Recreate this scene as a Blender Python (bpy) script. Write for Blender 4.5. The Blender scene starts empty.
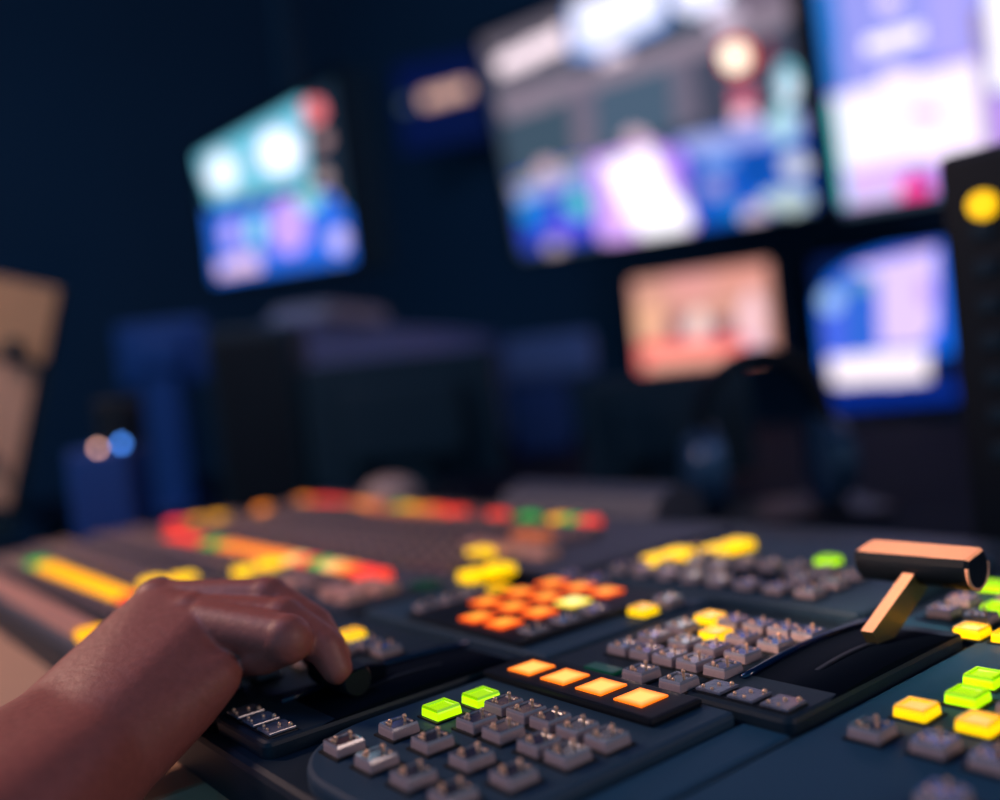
import bpy, bmesh, math, random
from mathutils import Vector, Matrix
random.seed(7)
S = bpy.context.scene
COL = S.collection
H = 0.105          # working unit of the control desk: height of the lens above its top
Z0 = 0.80          # height of the console's top surface
SCREENS = {
 'big': dict(origin=(-2.1137, 1.7751, 0.3417), ex=(0.9932, 0.1053, -0.0502), ey=(0.067, -0.163, 0.9844), w=0.9107, h=0.6039, bg=(54, 66, 84), pic=[
  ('p', [(-0.0037, 0.6061), (0.3208, 0.626), (0.3035, 0.4685), (0.0333, 0.4512)], (98, 90, 102), 1.0),
  ('p', [(0.0347, 0.5424), (0.2914, 0.5611), (0.292, 0.5064), (0.0458, 0.4967)], (247, 225, 235), 1.15),
  ('p', [(0.3428, 0.7175), (0.649, 0.7037), (0.6044, 0.4758), (0.3875, 0.4568), (0.2998, 0.4819)], (110, 150, 225), 1.0),
  ('p', [(0.3464, 0.7045), (0.6367, 0.6972), (0.5911, 0.4954), (0.413, 0.4695), (0.3246, 0.5002)], (232, 232, 255), 1.1),
  ('e', [(0.443, 0.4329), (0.05, -0.0127), (-0.0059, -0.0274)], (232, 212, 228), 1.0),
  ('p', [(0.6593, 0.7), (0.7874, 0.6855), (0.764, 0.4782), (0.6654, 0.4742), (0.6283, 0.5115)], (225, 225, 252), 1.25),
  ('p', [(0.8015, 0.6804), (0.9691, 0.6769), (0.941, 0.442), (0.7781, 0.4421)], (110, 95, 112), 1.0),
  ('e', [(0.758, 0.4435), (0.0483, -0.0137), (-0.0043, -0.0247)], (228, 208, 232), 1.0),
  ('e', [(0.8328, 0.4265), (0.0209, -0.006), (-0.0023, -0.0141)], (190, 130, 140), 1.0),
  ('p', [(0.0229, 0.4427), (0.6303, 0.4348), (0.9413, 0.4439), (0.9394, 0.4001), (0.625, 0.3774), (0.0262, 0.3819)], (134, 119, 134), 1.0),
  ('p', [(0.033, 0.3777), (0.2765, 0.3843), (0.2569, 0.2284), (0.0204, 0.2279)], (60, 78, 94), 1.0),
  ('p', [(0.3582, 0.3854), (0.587, 0.3869), (0.5823, 0.2436), (0.3372, 0.2339)], (70, 88, 108), 1.0),
  ('p', [(0.6487, 0.3849), (0.9382, 0.3924), (0.9281, 0.2133), (0.6477, 0.2299)], (64, 66, 84), 1.0),
  ('p', [(0.2811, 0.4036), (0.3562, 0.4057), (0.335, 0.2241), (0.2557, 0.2234)], (110, 100, 118), 1.0),
  ('p', [(0.5887, 0.3957), (0.6507, 0.3957), (0.651, 0.2476), (0.5814, 0.239)], (106, 98, 116), 1.0),
  ('e', [(0.8361, 0.3411), (0.021, -0.0054), (-0.0059, -0.0369)], (115, 45, 60), 1.0),
  ('e', [(0.7672, 0.3632), (0.0411, -0.0107), (-0.0064, -0.0376)], (255, 120, 90), 1.1),
  ('e', [(0.762, 0.3624), (0.0292, -0.0076), (-0.0043, -0.0251)], (255, 250, 225), 1.8),
  ('e', [(0.7689, 0.2666), (0.0293, -0.0067), (-0.005, -0.0298)], (205, 95, 120), 1.0),
  ('e', [(0.7645, 0.2255), (0.032, -0.0069), (-0.004, -0.0237)], (240, 195, 215), 1.1),
  ('e', [(0.8792, 0.2774), (0.0273, -0.0066), (-0.0069, -0.0452)], (120, 195, 215), 1.0),
  ('e', [(0.8822, 0.2661), (0.0182, -0.0043), (-0.0044, -0.0287)], (220, 232, 248), 1.1),
  ('p', [(0.0235, 0.2245), (0.3172, 0.2351), (0.2938, 0.0113), (0.0115, 0.0131)], (38, 62, 190), 1.0),
  ('p', [(0.0161, 0.2118), (0.298, 0.2259), (0.2967, 0.2054), (0.0134, 0.1869)], (158, 155, 132), 1.0),
  ('p', [(0.0165, 0.1836), (0.2961, 0.2029), (0.2941, 0.1643), (0.0194, 0.1492)], (150, 162, 220), 1.0),
  ('e', [(0.0707, 0.1189), (0.0482, -0.0072), (-0.0091, -0.0352)], (0, 130, 210), 1.0),
  ('e', [(0.2401, 0.1123), (0.044, -0.0068), (-0.0091, -0.0389)], (85, 190, 195), 1.0),
  ('e', [(0.1853, 0.0636), (0.0763, -0.0106), (-0.0058, -0.0239)], (100, 82, 228), 1.0),
  ('e', [(0.1537, 0.2207), (0.0388, -0.007), (-0.0065, -0.0259)], (212, 178, 192), 1.0),
  ('e', [(0.1313, 0.0099), (0.0362, -0.0045), (-0.006, -0.0245)], (185, 165, 175), 1.0),
  ('p', [(0.3067, 0.2191), (0.4718, 0.2301), (0.5303, 0.2184), (0.5626, 0.1111), (0.6029, 0.0321), (0.5787, -0.0206), (0.4523, -0.0168), (0.2932, 0.0087)], (214, 165, 246), 1.05),
  ('p', [(0.3455, 0.1965), (0.5048, 0.2114), (0.5326, 0.1088), (0.5798, 0.0477), (0.5766, -0.0006), (0.4302, -0.0012), (0.3969, 0.0547)], (250, 246, 255), 1.25),
  ('e', [(0.4618, 0.2419), (0.0355, -0.0072), (-0.0044, -0.0212)], (220, 185, 200), 1.0),
  ('e', [(0.4374, -0.0124), (0.0337, -0.0043), (-0.0036, -0.0175)], (228, 212, 222), 1.0),
  ('p', [(0.5658, 0.2185), (0.9141, 0.2122), (0.9126, 0.0085), (0.5963, -0.0033)], (20, 82, 185), 1.0),
  ('p', [(0.577, 0.2163), (0.909, 0.2092), (0.9062, 0.1587), (0.6144, 0.1711)], (150, 160, 222), 1.0),
  ('p', [(0.5395, 0.2046), (0.5911, 0.1993), (0.5977, 0.1124), (0.5622, 0.1088)], (165, 120, 238), 1.0),
  ('e', [(0.6826, 0.149), (0.0441, -0.0082), (-0.0036, -0.0202)], (110, 152, 228), 1.0),
  ('e', [(0.6611, 0.0898), (0.0371, -0.0062), (-0.0045, -0.0252)], (138, 142, 210), 1.0),
  ('e', [(0.7076, 0.0284), (0.0464, -0.007), (-0.0031, -0.0183)], (0, 112, 195), 1.0),
  ('e', [(0.7818, 0.1125), (0.0367, -0.0066), (-0.0032, -0.0197)], (0, 62, 140), 1.0),
  ('e', [(0.8546, 0.1952), (0.0279, -0.0059), (-0.0065, -0.0421)], (170, 215, 228), 1.0),
  ('e', [(0.8718, 0.1027), (0.0347, -0.0063), (-0.0038, -0.0256)], (206, 208, 218), 1.0),
  ('e', [(0.8391, 0.031), (0.0612, -0.0097), (-0.004, -0.0263)], (186, 205, 208), 1.0),
  ('e', [(0.7518, 0.0079), (0.0328, -0.0048), (-0.0041, -0.0249)], (212, 190, 216), 1.0),
 ]),
 'right': dict(origin=(-1.1553, 1.88, 0.2743), ex=(0.9932, 0.1053, -0.0502), ey=(0.067, -0.163, 0.9844), w=0.6200, h=0.5569, bg=(120, 130, 215), pic=[
  ('p', [(0.0258, 0.5534), (0.3419, 0.5495), (0.3174, 0.0181), (0.0044, -0.0007)], (146, 148, 230), 1.0),
  ('p', [(0.0019, 0.463), (0.0471, 0.459), (0.0327, 0.2576), (-0.0077, 0.2547)], (45, 118, 205), 1.0),
  ('p', [(0.2285, 0.4851), (0.3071, 0.4935), (0.2828, 0.2538), (0.2116, 0.2494)], (166, 158, 242), 1.0),
  ('e', [(0.1467, 0.3962), (0.0229, -0.0068), (-0.002, -0.0165)], (230, 210, 248), 1.1),
  ('p', [(0.0899, 0.335), (0.1639, 0.3419), (0.2048, 0.3417), (0.2015, 0.3126), (0.1499, 0.3074), (0.0913, 0.313)], (252, 238, 252), 1.2),
  ('p', [(0.1879, 0.2611), (0.2619, 0.2629), (0.2625, 0.2516), (0.1883, 0.2476)], (58, 118, 212), 1.0),
  ('p', [(0.0005, 0.2487), (0.297, 0.252), (0.3059, 0.0486), (0.0029, 0.0382)], (208, 155, 242), 1.0),
  ('p', [(0.0086, 0.2427), (0.293, 0.2475), (0.2989, 0.0878), (0.2122, 0.0795), (0.0184, 0.0865)], (250, 238, 255), 1.02),
  ('p', [(0.0015, 0.2402), (0.0172, 0.2407), (0.015, 0.0277), (0.0001, 0.0172)], (90, 212, 225), 1.0),
  ('e', [(0.1485, 0.2457), (0.0366, -0.0089), (-0.0027, -0.0228)], (243, 224, 247), 1.1),
  ('e', [(0.1932, 0.1711), (0.0338, -0.0074), (-0.0013, -0.0114)], (222, 172, 250), 1.0),
  ('p', [(0.012, 0.0559), (0.1382, 0.0571), (0.1366, 0.0085), (0.0119, 0.0047)], (222, 196, 248), 1.0),
  ('e', [(0.1589, 0.0252), (0.0332, -0.0055), (-0.0025, -0.0219)], (255, 55, 150), 1.2),
  ('e', [(0.1699, 0.0515), (0.0271, -0.0048), (-0.0011, -0.0098)], (40, 30, 125), 1.0),
  ('p', [(0.0017, 0.0126), (0.3244, 0.0169), (0.3261, -0.0024), (0.0016, -0.0046)], (58, 72, 92), 1.0),
  ('p', [(0.2984, 0.337), (0.3142, 0.3359), (0.3223, 0.0134), (0.3025, 0.013)], (150, 130, 150), 1.0),
  ('p', [(0.329, 0.4512), (0.4862, 0.4631), (0.4805, 0.1823), (0.3187, 0.1824)], (250, 245, 255), 1.1),
  ('p', [(0.3209, 0.1689), (0.4799, 0.1739), (0.4895, 0.0939), (0.3257, 0.0694)], (200, 150, 250), 1.0),
 ]),
 'left': dict(origin=(-2.0304, 0.8197, 0.2783), ex=(0.9899, -0.1004, -0.1004), ey=(0.0947, -0.0599, 0.9937), w=0.7664, h=0.2707, bg=(18, 45, 62), pic=[
  ('p', [(-0.0245, 0.2877), (0.4323, 0.2832), (0.7058, 0.2622), (0.6319, 0.1354), (0.0607, 0.1603)], (105, 190, 215), 1.0),
  ('e', [(0.1585, 0.2157), (0.1236, -0.0168), (-0.019, -0.0417)], (185, 222, 242), 1.0),
  ('e', [(0.1577, 0.2138), (0.0819, -0.0111), (-0.0138, -0.0303)], (232, 238, 252), 1.3),
  ('e', [(0.4868, 0.2053), (0.1223, -0.0187), (-0.0156, -0.0424)], (185, 215, 242), 1.0),
  ('e', [(0.4868, 0.2053), (0.092, -0.0141), (-0.012, -0.0325)], (235, 235, 254), 1.4),
  ('p', [(0.6308, 0.265), (0.7695, 0.2666), (0.7748, 0.1054), (0.611, 0.1252)], (28, 40, 55), 1.0),
  ('e', [(0.6621, 0.2419), (0.0468, -0.0088), (-0.0057, -0.0175)], (250, 125, 130), 1.0),
  ('e', [(0.6842, 0.1935), (0.0308, -0.005), (-0.0037, -0.0117)], (165, 130, 130), 1.0),
  ('e', [(0.6666, 0.1373), (0.0354, -0.0046), (-0.0043, -0.0136)], (172, 148, 148), 1.0),
  ('e', [(0.6842, 0.1008), (0.0349, -0.0039), (-0.0042, -0.0136)], (180, 152, 148), 1.0),
  ('p', [(0.0178, 0.15), (0.6848, 0.1163), (0.782, 0.0528), (0.7608, -0.0103), (0.0085, 0.0018)], (40, 105, 222), 1.0),
  ('e', [(0.3207, 0.1453), (0.0553, -0.0063), (-0.0036, -0.0089)], (95, 75, 95), 1.0),
  ('e', [(0.1708, 0.0902), (0.0634, -0.0053), (-0.0112, -0.0254)], (190, 168, 245), 1.0),
  ('e', [(0.3202, 0.0854), (0.0502, -0.0043), (-0.0117, -0.0294)], (140, 212, 232), 1.0),
  ('e', [(0.4911, 0.0775), (0.0925, -0.0083), (-0.0169, -0.0477)], (196, 158, 248), 1.05),
  ('e', [(0.6011, 0.1085), (0.0505, -0.0056), (-0.0062, -0.019)], (140, 215, 218), 1.0),
  ('e', [(0.7012, 0.0368), (0.0419, -0.0033), (-0.0059, -0.0199)], (196, 184, 248), 1.0),
  ('p', [(0.0421, 0.0412), (0.3156, 0.0441), (0.3253, 0.0093), (0.0493, 0.0087)], (232, 196, 230), 1.0),
  ('e', [(0.5204, -0.0077), (0.0372, -0.0018), (-0.0035, -0.0103)], (130, 128, 165), 1.0),
  ('e', [(0.6883, -0.0064), (0.0312, -0.0017), (-0.0028, -0.0094)], (138, 146, 175), 1.0),
 ]),
 'orange': dict(origin=(-1.7472, 1.8267, -0.0186), ex=(0.88, 0.475, 0.0), ey=(-0.0164, 0.0303, 0.9994), w=0.3493, h=0.2361, bg=(208, 148, 132), pic=[
  ('p', [(-0.08, 0.3038), (0.4311, 0.3014), (0.3932, -0.1111), (-0.0887, -0.0683)], (208, 148, 132), 1.0),
  ('e', [(0.0335, 0.1247), (0.042, -0.0051), (-0.0055, -0.0569)], (232, 172, 140), 1.0),
  ('e', [(0.1515, 0.2053), (0.0654, -0.009), (-0.0043, -0.0456)], (222, 152, 146), 1.0),
  ('e', [(0.2784, 0.2129), (0.0675, -0.0096), (-0.0042, -0.0447)], (220, 148, 134), 1.0),
  ('e', [(0.2967, 0.0926), (0.0337, -0.0041), (-0.0074, -0.0793)], (238, 192, 198), 1.0),
  ('e', [(0.1083, 0.1052), (0.018, -0.0022), (-0.0032, -0.0332)], (105, 66, 98), 1.0),
  ('e', [(0.2217, 0.0865), (0.0272, -0.0032), (-0.0024, -0.0251)], (75, 62, 90), 1.0),
  ('e', [(0.161, 0.0887), (0.0277, -0.0033), (-0.0051, -0.0532)], (240, 210, 205), 1.0),
  ('p', [(-0.0269, 0.0581), (0.2762, 0.0574), (0.3091, 0.0162), (0.2558, -0.0284), (-0.0296, -0.026)], (255, 120, 112), 1.0),
  ('p', [(0.0168, 0.035), (0.2486, 0.0278), (0.237, -0.0164), (0.0205, -0.0099)], (252, 176, 155), 1.0),
  ('p', [(0.0065, 0.0676), (0.2691, 0.0608), (0.2723, 0.0428), (0.0048, 0.0494)], (246, 88, 96), 1.0),
  ('p', [(0.3535, 0.2593), (0.3851, 0.2644), (0.3806, 0.112), (0.3522, 0.1156)], (212, 112, 104), 1.0),
  ('e', [(0.2986, 0.0348), (0.0241, -0.0027), (-0.0021, -0.0223)], (215, 182, 208), 1.0),
 ]),
 'blue': dict(origin=(-1.4225, 2.1582, -0.1688), ex=(0.88, 0.475, 0.0), ey=(-0.0164, 0.0303, 0.9994), w=0.3061, h=0.3843, bg=(5, 18, 70), pic=[
  ('p', [(-0.019, 0.5449), (0.3913, 0.4735), (0.3431, -0.0776), (-0.0734, -0.0459)], (5, 18, 70), 1.0),
  ('p', [(-0.001, 0.2835), (0.0355, 0.3352), (0.0914, 0.368), (0.2059, 0.391), (0.306, 0.4), (0.34, 0.3849), (0.3163, 0.1148), (0.0001, 0.1081)], (10, 100, 225), 1.0),
  ('p', [(0.0102, 0.2718), (0.0802, 0.3493), (0.2048, 0.3787), (0.2914, 0.3851), (0.2771, 0.1732), (0.2394, 0.1281), (0.0112, 0.1224)], (78, 98, 226), 1.0),
  ('p', [(0.0851, 0.3511), (0.2859, 0.3737), (0.266, 0.1745), (0.2338, 0.1412), (0.1374, 0.1444), (0.148, 0.3143)], (216, 190, 246), 1.05),
  ('p', [(0.0684, 0.3254), (0.1443, 0.3249), (0.1319, 0.1349), (0.0471, 0.1442)], (48, 98, 205), 1.0),
  ('p', [(0.0738, 0.3323), (0.1445, 0.3274), (0.1414, 0.2925), (0.0704, 0.2946)], (92, 145, 185), 1.0),
  ('e', [(0.0325, 0.2766), (0.0263, -0.0034), (-0.0028, -0.0304)], (158, 196, 242), 1.0),
  ('e', [(0.2542, 0.2698), (0.0178, -0.0024), (-0.0026, -0.0293)], (190, 152, 236), 1.0),
  ('p', [(0.0172, 0.1346), (0.2461, 0.1274), (0.2396, 0.0539), (0.0155, 0.0629)], (255, 240, 248), 1.05),
  ('p', [(-0.0148, 0.0529), (0.3097, 0.0398), (0.3035, -0.0306), (-0.0165, -0.0193)], (4, 38, 135), 1.0),
 ]),
}
HAND = {
 'wa': (-0.3372, 0.0672, 0.8029),
 'wb': (-0.3112, 0.068, 0.8005),
 'heel': (-0.3205, 0.1009, 0.8105),
 'hy': (-0.3182, 0.1143, 0.8152),
 'mi': (-0.3868, 0.1154, 0.8264),
 'mm': (-0.3633, 0.1117, 0.8342),
 'mr': (-0.3441, 0.1158, 0.8305),
 'mp': (-0.3349, 0.1174, 0.8299),
 'p1': (-0.3515, 0.1439, 0.8305),
 'd1': (-0.3336, 0.1529, 0.8211),
 't1': (-0.3242, 0.1544, 0.8108),
 'p2': (-0.3306, 0.1402, 0.8338),
 'd2': (-0.314, 0.1492, 0.8244),
 't2': (-0.3054, 0.1514, 0.8144),
 'p3': (-0.316, 0.1383, 0.8285),
 'd3': (-0.301, 0.1469, 0.8191),
 't3': (-0.2973, 0.148, 0.8121),
 'p4': (-0.3024, 0.1334, 0.8254),
 'd4': (-0.3128, 0.1283, 0.8199),
 't4': (-0.3248, 0.1265, 0.8163),
 'tc': (-0.3638, 0.1017, 0.8089),
 'tm': (-0.3667, 0.1237, 0.8119),
 'ti': (-0.3555, 0.1416, 0.8141),
 'tt': (-0.3397, 0.15, 0.8133),
 'f1': (-0.2881, 0.0128, 0.7971),
 'f1b': (-0.2622, 0.0136, 0.7947),
 'f2': (-0.1691, -0.1195, 0.8197),
 'f2b': (-0.1431, -0.1187, 0.8173),
}
PART = ((-1.3346, 0.65, 1.02), (-2.1245, 1.6713, 1.014))
PED = ((-1.5712, 1.2413), (-1.454, 1.3912), 0.9853)
MOUSE = (-0.951, 0.5653, 0.7839)
WORLD = 1.3

# ------------------------------------------------------------------ helpers
def lin(c):
    return tuple((x/255/12.92 if x/255 <= 0.04045 else ((x/255+0.055)/1.055)**2.4) for x in c)

def mat(name, rgb, rough=0.5, metal=0.0, emit=None, estr=0.0, coat=0.0, bump=0.0, bscale=200.0, var=0.0, spec=0.5, trans=0.0, sss=0.0):
    m = bpy.data.materials.new(name); m.use_nodes = True
    nt = m.node_tree; b = nt.nodes['Principled BSDF']
    c = lin(rgb)
    b.inputs['Base Color'].default_value = (*c, 1)
    b.inputs['Roughness'].default_value = rough
    b.inputs['Metallic'].default_value = metal
    b.inputs['Specular IOR Level'].default_value = spec
    b.inputs['Coat Weight'].default_value = coat
    b.inputs['Transmission Weight'].default_value = trans
    if sss:
        b.inputs['Subsurface Weight'].default_value = sss
        b.inputs['Subsurface Radius'].default_value = (0.006, 0.002, 0.001)
        b.inputs['Subsurface Scale'].default_value = 0.6
    if emit:
        b.inputs['Emission Color'].default_value = (*lin(emit), 1)
        b.inputs['Emission Strength'].default_value = estr
    if bump or var:
        tc = nt.nodes.new('ShaderNodeTexCoord'); nz = nt.nodes.new('ShaderNodeTexNoise')
        nz.inputs['Scale'].default_value = bscale; nz.inputs['Detail'].default_value = 4
        nt.links.new(tc.outputs['Object'], nz.inputs['Vector'])
        if bump:
            bp = nt.nodes.new('ShaderNodeBump'); bp.inputs['Strength'].default_value = bump
            bp.inputs['Distance'].default_value = 0.001
            nt.links.new(nz.outputs['Fac'], bp.inputs['Height']); nt.links.new(bp.outputs['Normal'], b.inputs['Normal'])
        if var:
            mx = nt.nodes.new('ShaderNodeMix'); mx.data_type = 'RGBA'
            mx.inputs['A'].default_value = (*[x*(1-var) for x in c], 1)
            mx.inputs['B'].default_value = (*[min(1, x*(1+var)) for x in c], 1)
            nt.links.new(nz.outputs['Fac'], mx.inputs['Factor']); nt.links.new(mx.outputs['Result'], b.inputs['Base Color'])
    return m

def new_obj(name, bm, mats, parent=None, smooth=False, loc=None, rot=None):
    me = bpy.data.meshes.new(name)
    bmesh.ops.recalc_face_normals(bm, faces=bm.faces)
    bm.to_mesh(me); bm.free()
    for m in (mats if isinstance(mats, (list, tuple)) else [mats]):
        me.materials.append(m)
    if smooth:
        for p in me.polygons: p.use_smooth = True
    o = bpy.data.objects.new(name, me); COL.objects.link(o)
    if parent: o.parent = parent
    if loc: o.location = loc
    if rot: o.rotation_euler = rot
    return o

def tag(o, label=None, cat=None, group=None, kind=None):
    for k, v in (('label', label), ('category', cat), ('group', group), ('kind', kind)):
        if v: o[k] = v
    return o

def thing(name, label, cat, loc=(0, 0, 0), rot=(0, 0, 0), group=None):
    o = bpy.data.objects.new(name, None); COL.objects.link(o)
    o.empty_display_size = 0.05
    o.location = loc; o.rotation_euler = rot
    return tag(o, label, cat, group)

def add_box(bm, c, s, mi=0, bev=0.0, mtx=None, taper=0.0, seg=2):
    r = bmesh.ops.create_cube(bm, size=1.0)
    vs = r['verts']
    for v in vs:
        top = v.co.z > 0
        k = 1 - taper if top else 1
        v.co = Vector((v.co.x*s[0]*k, v.co.y*s[1]*k, v.co.z*s[2]))
    if bev:
        es = list({e for v in vs for e in v.link_edges})
        rr = bmesh.ops.bevel(bm, geom=es, offset=bev, segments=seg, profile=0.6, affect='EDGES')
        vs = list({v for f in rr['faces'] for v in f.verts} | {v for v in vs if v.is_valid})
    T = Matrix.Translation(c)
    if mtx: T = mtx @ T
    for v in vs: v.co = T @ v.co
    for f in {f for v in vs for f in v.link_faces}: f.material_index = mi
    return vs

def add_cyl(bm, p0, p1, r0, r1=None, seg=16, mi=0):
    r1 = r0 if r1 is None else r1
    p0, p1 = Vector(p0), Vector(p1); d = p1-p0
    r = bmesh.ops.create_cone(bm, cap_ends=True, segments=seg, radius1=r0, radius2=r1, depth=d.length)
    q = d.to_track_quat('Z', 'Y').to_matrix().to_4x4()
    T = Matrix.Translation((p0+p1)/2) @ q
    for v in r['verts']: v.co = T @ v.co
    for f in {f for v in r['verts'] for f in v.link_faces}: f.material_index = mi

def add_ball(bm, c, r, mi=0, u=10, v=7, sc=(1, 1, 1)):
    g = bmesh.ops.create_uvsphere(bm, u_segments=u, v_segments=v, radius=r)
    for w in g['verts']: w.co = Vector((w.co.x*sc[0], w.co.y*sc[1], w.co.z*sc[2])) + Vector(c)
    for f in {f for w in g['verts'] for f in w.link_faces}: f.material_index = mi; f.smooth = True

def add_prism(bm, pts, z0, z1, mi=0, bev=0.0):
    vs = [bm.verts.new((x, y, z1)) for x, y in pts]
    f = bm.faces.new(vs)
    r = bmesh.ops.extrude_face_region(bm, geom=[f])
    low = [g for g in r['geom'] if isinstance(g, bmesh.types.BMVert)]
    for v in low: v.co.z = z0
    allv = vs + low
    if bev:
        es = [e for e in {e for v in vs for e in v.link_edges} if all(w in vs for w in e.verts)]
        bmesh.ops.bevel(bm, geom=es, offset=bev, segments=2, profile=0.5, affect='EDGES')
    for fc in bm.faces:
        if mi and fc.material_index == 0 and all(v in allv for v in fc.verts): fc.material_index = mi

def rounded(x0, y0, x1, y1, r, n=6):
    rs = r if isinstance(r, (tuple, list)) else (r,)*4
    out = []
    for (cx, cy, a0, rr) in ((x0, y0, 180, rs[0]), (x1, y0, 270, rs[1]), (x1, y1, 0, rs[2]), (x0, y1, 90, rs[3])):
        sx = 1 if cx == x0 else -1; sy = 1 if cy == y0 else -1
        if rr < 1e-6: out.append((cx, cy)); continue
        for k in range(n+1):
            a = math.radians(a0 + 90*k/n)
            out.append((cx+sx*rr+rr*math.cos(a), cy+sy*rr+rr*math.sin(a)))
    return out

def W(u, v, h=0.0): return Vector((u*H, v*H, h*H))       # console coordinates -> local metres

def copy_to(o, parent, loc, rotz=0.0, name=None):
    c = o.copy(); COL.objects.link(c); c.parent = parent; c.location = loc; c.rotation_euler = (0, 0, rotz)
    if name: c.name = name
    return c

# ------------------------------------------------------------------ materials
M = {}
M['slate'] = mat('slate_panel_paint', (38, 66, 86), 0.55, spec=0.3, bump=0.12, bscale=1500, var=0.12)
M['deck'] = mat('dark_blue_grey_metal', (20, 40, 54), 0.5, spec=0.3, bump=0.1, bscale=1500, var=0.1)
M['rest'] = mat('blue_grey_palm_rest', (22, 70, 98), 0.55, spec=0.3, bump=0.1, bscale=1800, var=0.1)
M['bus'] = mat('grey_panel_paint', (70, 74, 90), 0.55, bump=0.1, bscale=1200, var=0.12)
M['black'] = mat('black_plastic', (24, 46, 60), 0.5, spec=0.15, bump=0.1, bscale=900, var=0.1)
M['bezel'] = mat('black_bezel', (12, 20, 30), 0.45, spec=0.2)
M['gloss'] = mat('glossy_black_cover', (8, 16, 28), 0.6, spec=0.02)
M['streak'] = mat('blue_streak_gloss', (6, 26, 60), 0.06, coat=0.8)  # blue gloss for the added bead that carries the reflected streak
M['keyside'] = mat('grey_translucent_cap', (172, 150, 152), 0.55, coat=0.08, spec=0.3, var=0.15, bscale=900)
M['keytop'] = mat('smoky_clear_top', (58, 58, 70), 0.12, coat=1.0, var=0.5, bscale=700)
M['keyrim'] = mat('clear_rim', (150, 148, 158), 0.1, coat=1.0)
M['pin'] = mat('pin_glint_metal', (255, 205, 165), 0.3, metal=0.6)
M['gasket'] = mat('black_gasket', (10, 12, 16), 0.6)
M['flatkey'] = mat('frosted_clear_cap', (110, 112, 128), 0.15, coat=1.0, var=0.5, bscale=500)

def lit(name, side, top, rim, s1, s2):
    return [mat(name+'_side', side, 0.3, emit=side, estr=s1, coat=0.5), mat(name+'_top', top, 0.2, emit=top, estr=s2, coat=0.8),
            mat(name+'_rim', rim, 0.2, emit=rim, estr=s1*0.8, coat=0.8), M['pin'], M['gasket']]
M['lime'] = lit('lime_light', (190, 255, 0), (176, 240, 0), (130, 190, 0), 1.1, 0.85)
M['yellow'] = lit('yellow_light', (255, 208, 0), (255, 196, 0), (232, 165, 0), 1.2, 0.95)
M['clear'] = [M['keyside'], M['keytop'], M['keyrim'], M['pin'], M['gasket']]

def glow_cap(name, core, edge, s):      # a lamp cap, brighter at its core
    m = bpy.data.materials.new(name); m.use_nodes = True; nt = m.node_tree; b = nt.nodes['Principled BSDF']
    b.inputs['Base Color'].default_value = (*lin(edge), 1); b.inputs['Roughness'].default_value = 0.35
    tc = nt.nodes.new('ShaderNodeTexCoord'); mp = nt.nodes.new('ShaderNodeMapping'); mp.vector_type = 'POINT'
    mp.inputs['Location'].default_value = (-1, -1, 0); mp.inputs['Scale'].default_value = (2, 2, 0)
    ab = nt.nodes.new('ShaderNodeVectorMath'); ab.operation = 'ABSOLUTE'
    sp = nt.nodes.new('ShaderNodeSeparateXYZ'); mx = nt.nodes.new('ShaderNodeMath'); mx.operation = 'MAXIMUM'
    rp = nt.nodes.new('ShaderNodeValToRGB')
    rp.color_ramp.elements[0].position = 0.45; rp.color_ramp.elements[0].color = (*lin(core), 1)
    rp.color_ramp.elements[1].position = 1.0; rp.color_ramp.elements[1].color = (*lin(edge), 1)
    L = nt.links.new
    L(tc.outputs['Generated'], mp.inputs['Vector']); L(mp.outputs['Vector'], ab.inputs[0]); L(ab.outputs['Vector'], sp.inputs[0])
    L(sp.outputs['X'], mx.inputs[0]); L(sp.outputs['Y'], mx.inputs[1]); L(mx.outputs[0], rp.inputs['Fac'])
    L(rp.outputs['Color'], b.inputs['Emission Color']); b.inputs['Emission Strength'].default_value = s
    return m
M['amber_lamp'] = glow_cap('amber_lamp', (255, 205, 105), (255, 120, 20), 1.25)
M['orange_lamp'] = glow_cap('orange_lamp', (255, 178, 62), (255, 84, 10), 1.25)
M['white_lamp'] = glow_cap('warm_white_lamp', (255, 250, 170), (255, 222, 70), 1.4)
def bulb(name, rgb, s=1.2): return mat(name, rgb, 0.3, emit=rgb, estr=s)
M['b_red'] = bulb('red_key_light', (255, 62, 40), 1.1)
M['b_orange'] = bulb('orange_key_light', (255, 140, 40), 1.15)
M['b_amber'] = bulb('amber_key_light', (255, 176, 0), 1.25)
M['b_pale'] = bulb('pale_key_light', (255, 205, 120), 1.1)
M['b_green'] = bulb('green_key_light', (0, 180, 70), 0.9)
M['b_dimgreen'] = bulb('dim_green_key_light', (0, 70, 50), 0.3)
M['b_brown'] = bulb('dim_orange_key_light', (190, 100, 60), 0.7)
M['b_yellow'] = bulb('yellow_key_light', (255, 200, 0), 1.35)
M['b_cap'] = mat('warm_lit_cap', (235, 172, 152), 0.4, coat=0.3)  # pale pink carries warm light and glints on unlit caps
M['b_lime'] = bulb('lime_key_light', (170, 235, 0), 1.1)

# ------------------------------------------------------------------ the console
console = thing('video_switcher', 'long dark video switcher console with rows of lit and clear square keys under the hand',
                'control console', (0, 0, Z0))

bm = bmesh.new()
add_prism(bm, [(x*H, y*H) for x, y in rounded(-8.85, 1.03, 0.6, 4.75, 0.06)], -0.2*H, -0.045*H, bev=0.0025)
chassis = new_obj('chassis', bm, M['deck'], console)

def panel(name, pts, m, z1=0.0, z0=-0.05, bev=0.0016, label=None):
    bm = bmesh.new(); add_prism(bm, [(x*H, y*H) for x, y in pts], z0*H, z1*H, bev=bev)
    o = new_obj(name, bm, m, console)
    if label: o['label'] = label
    return o

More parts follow.
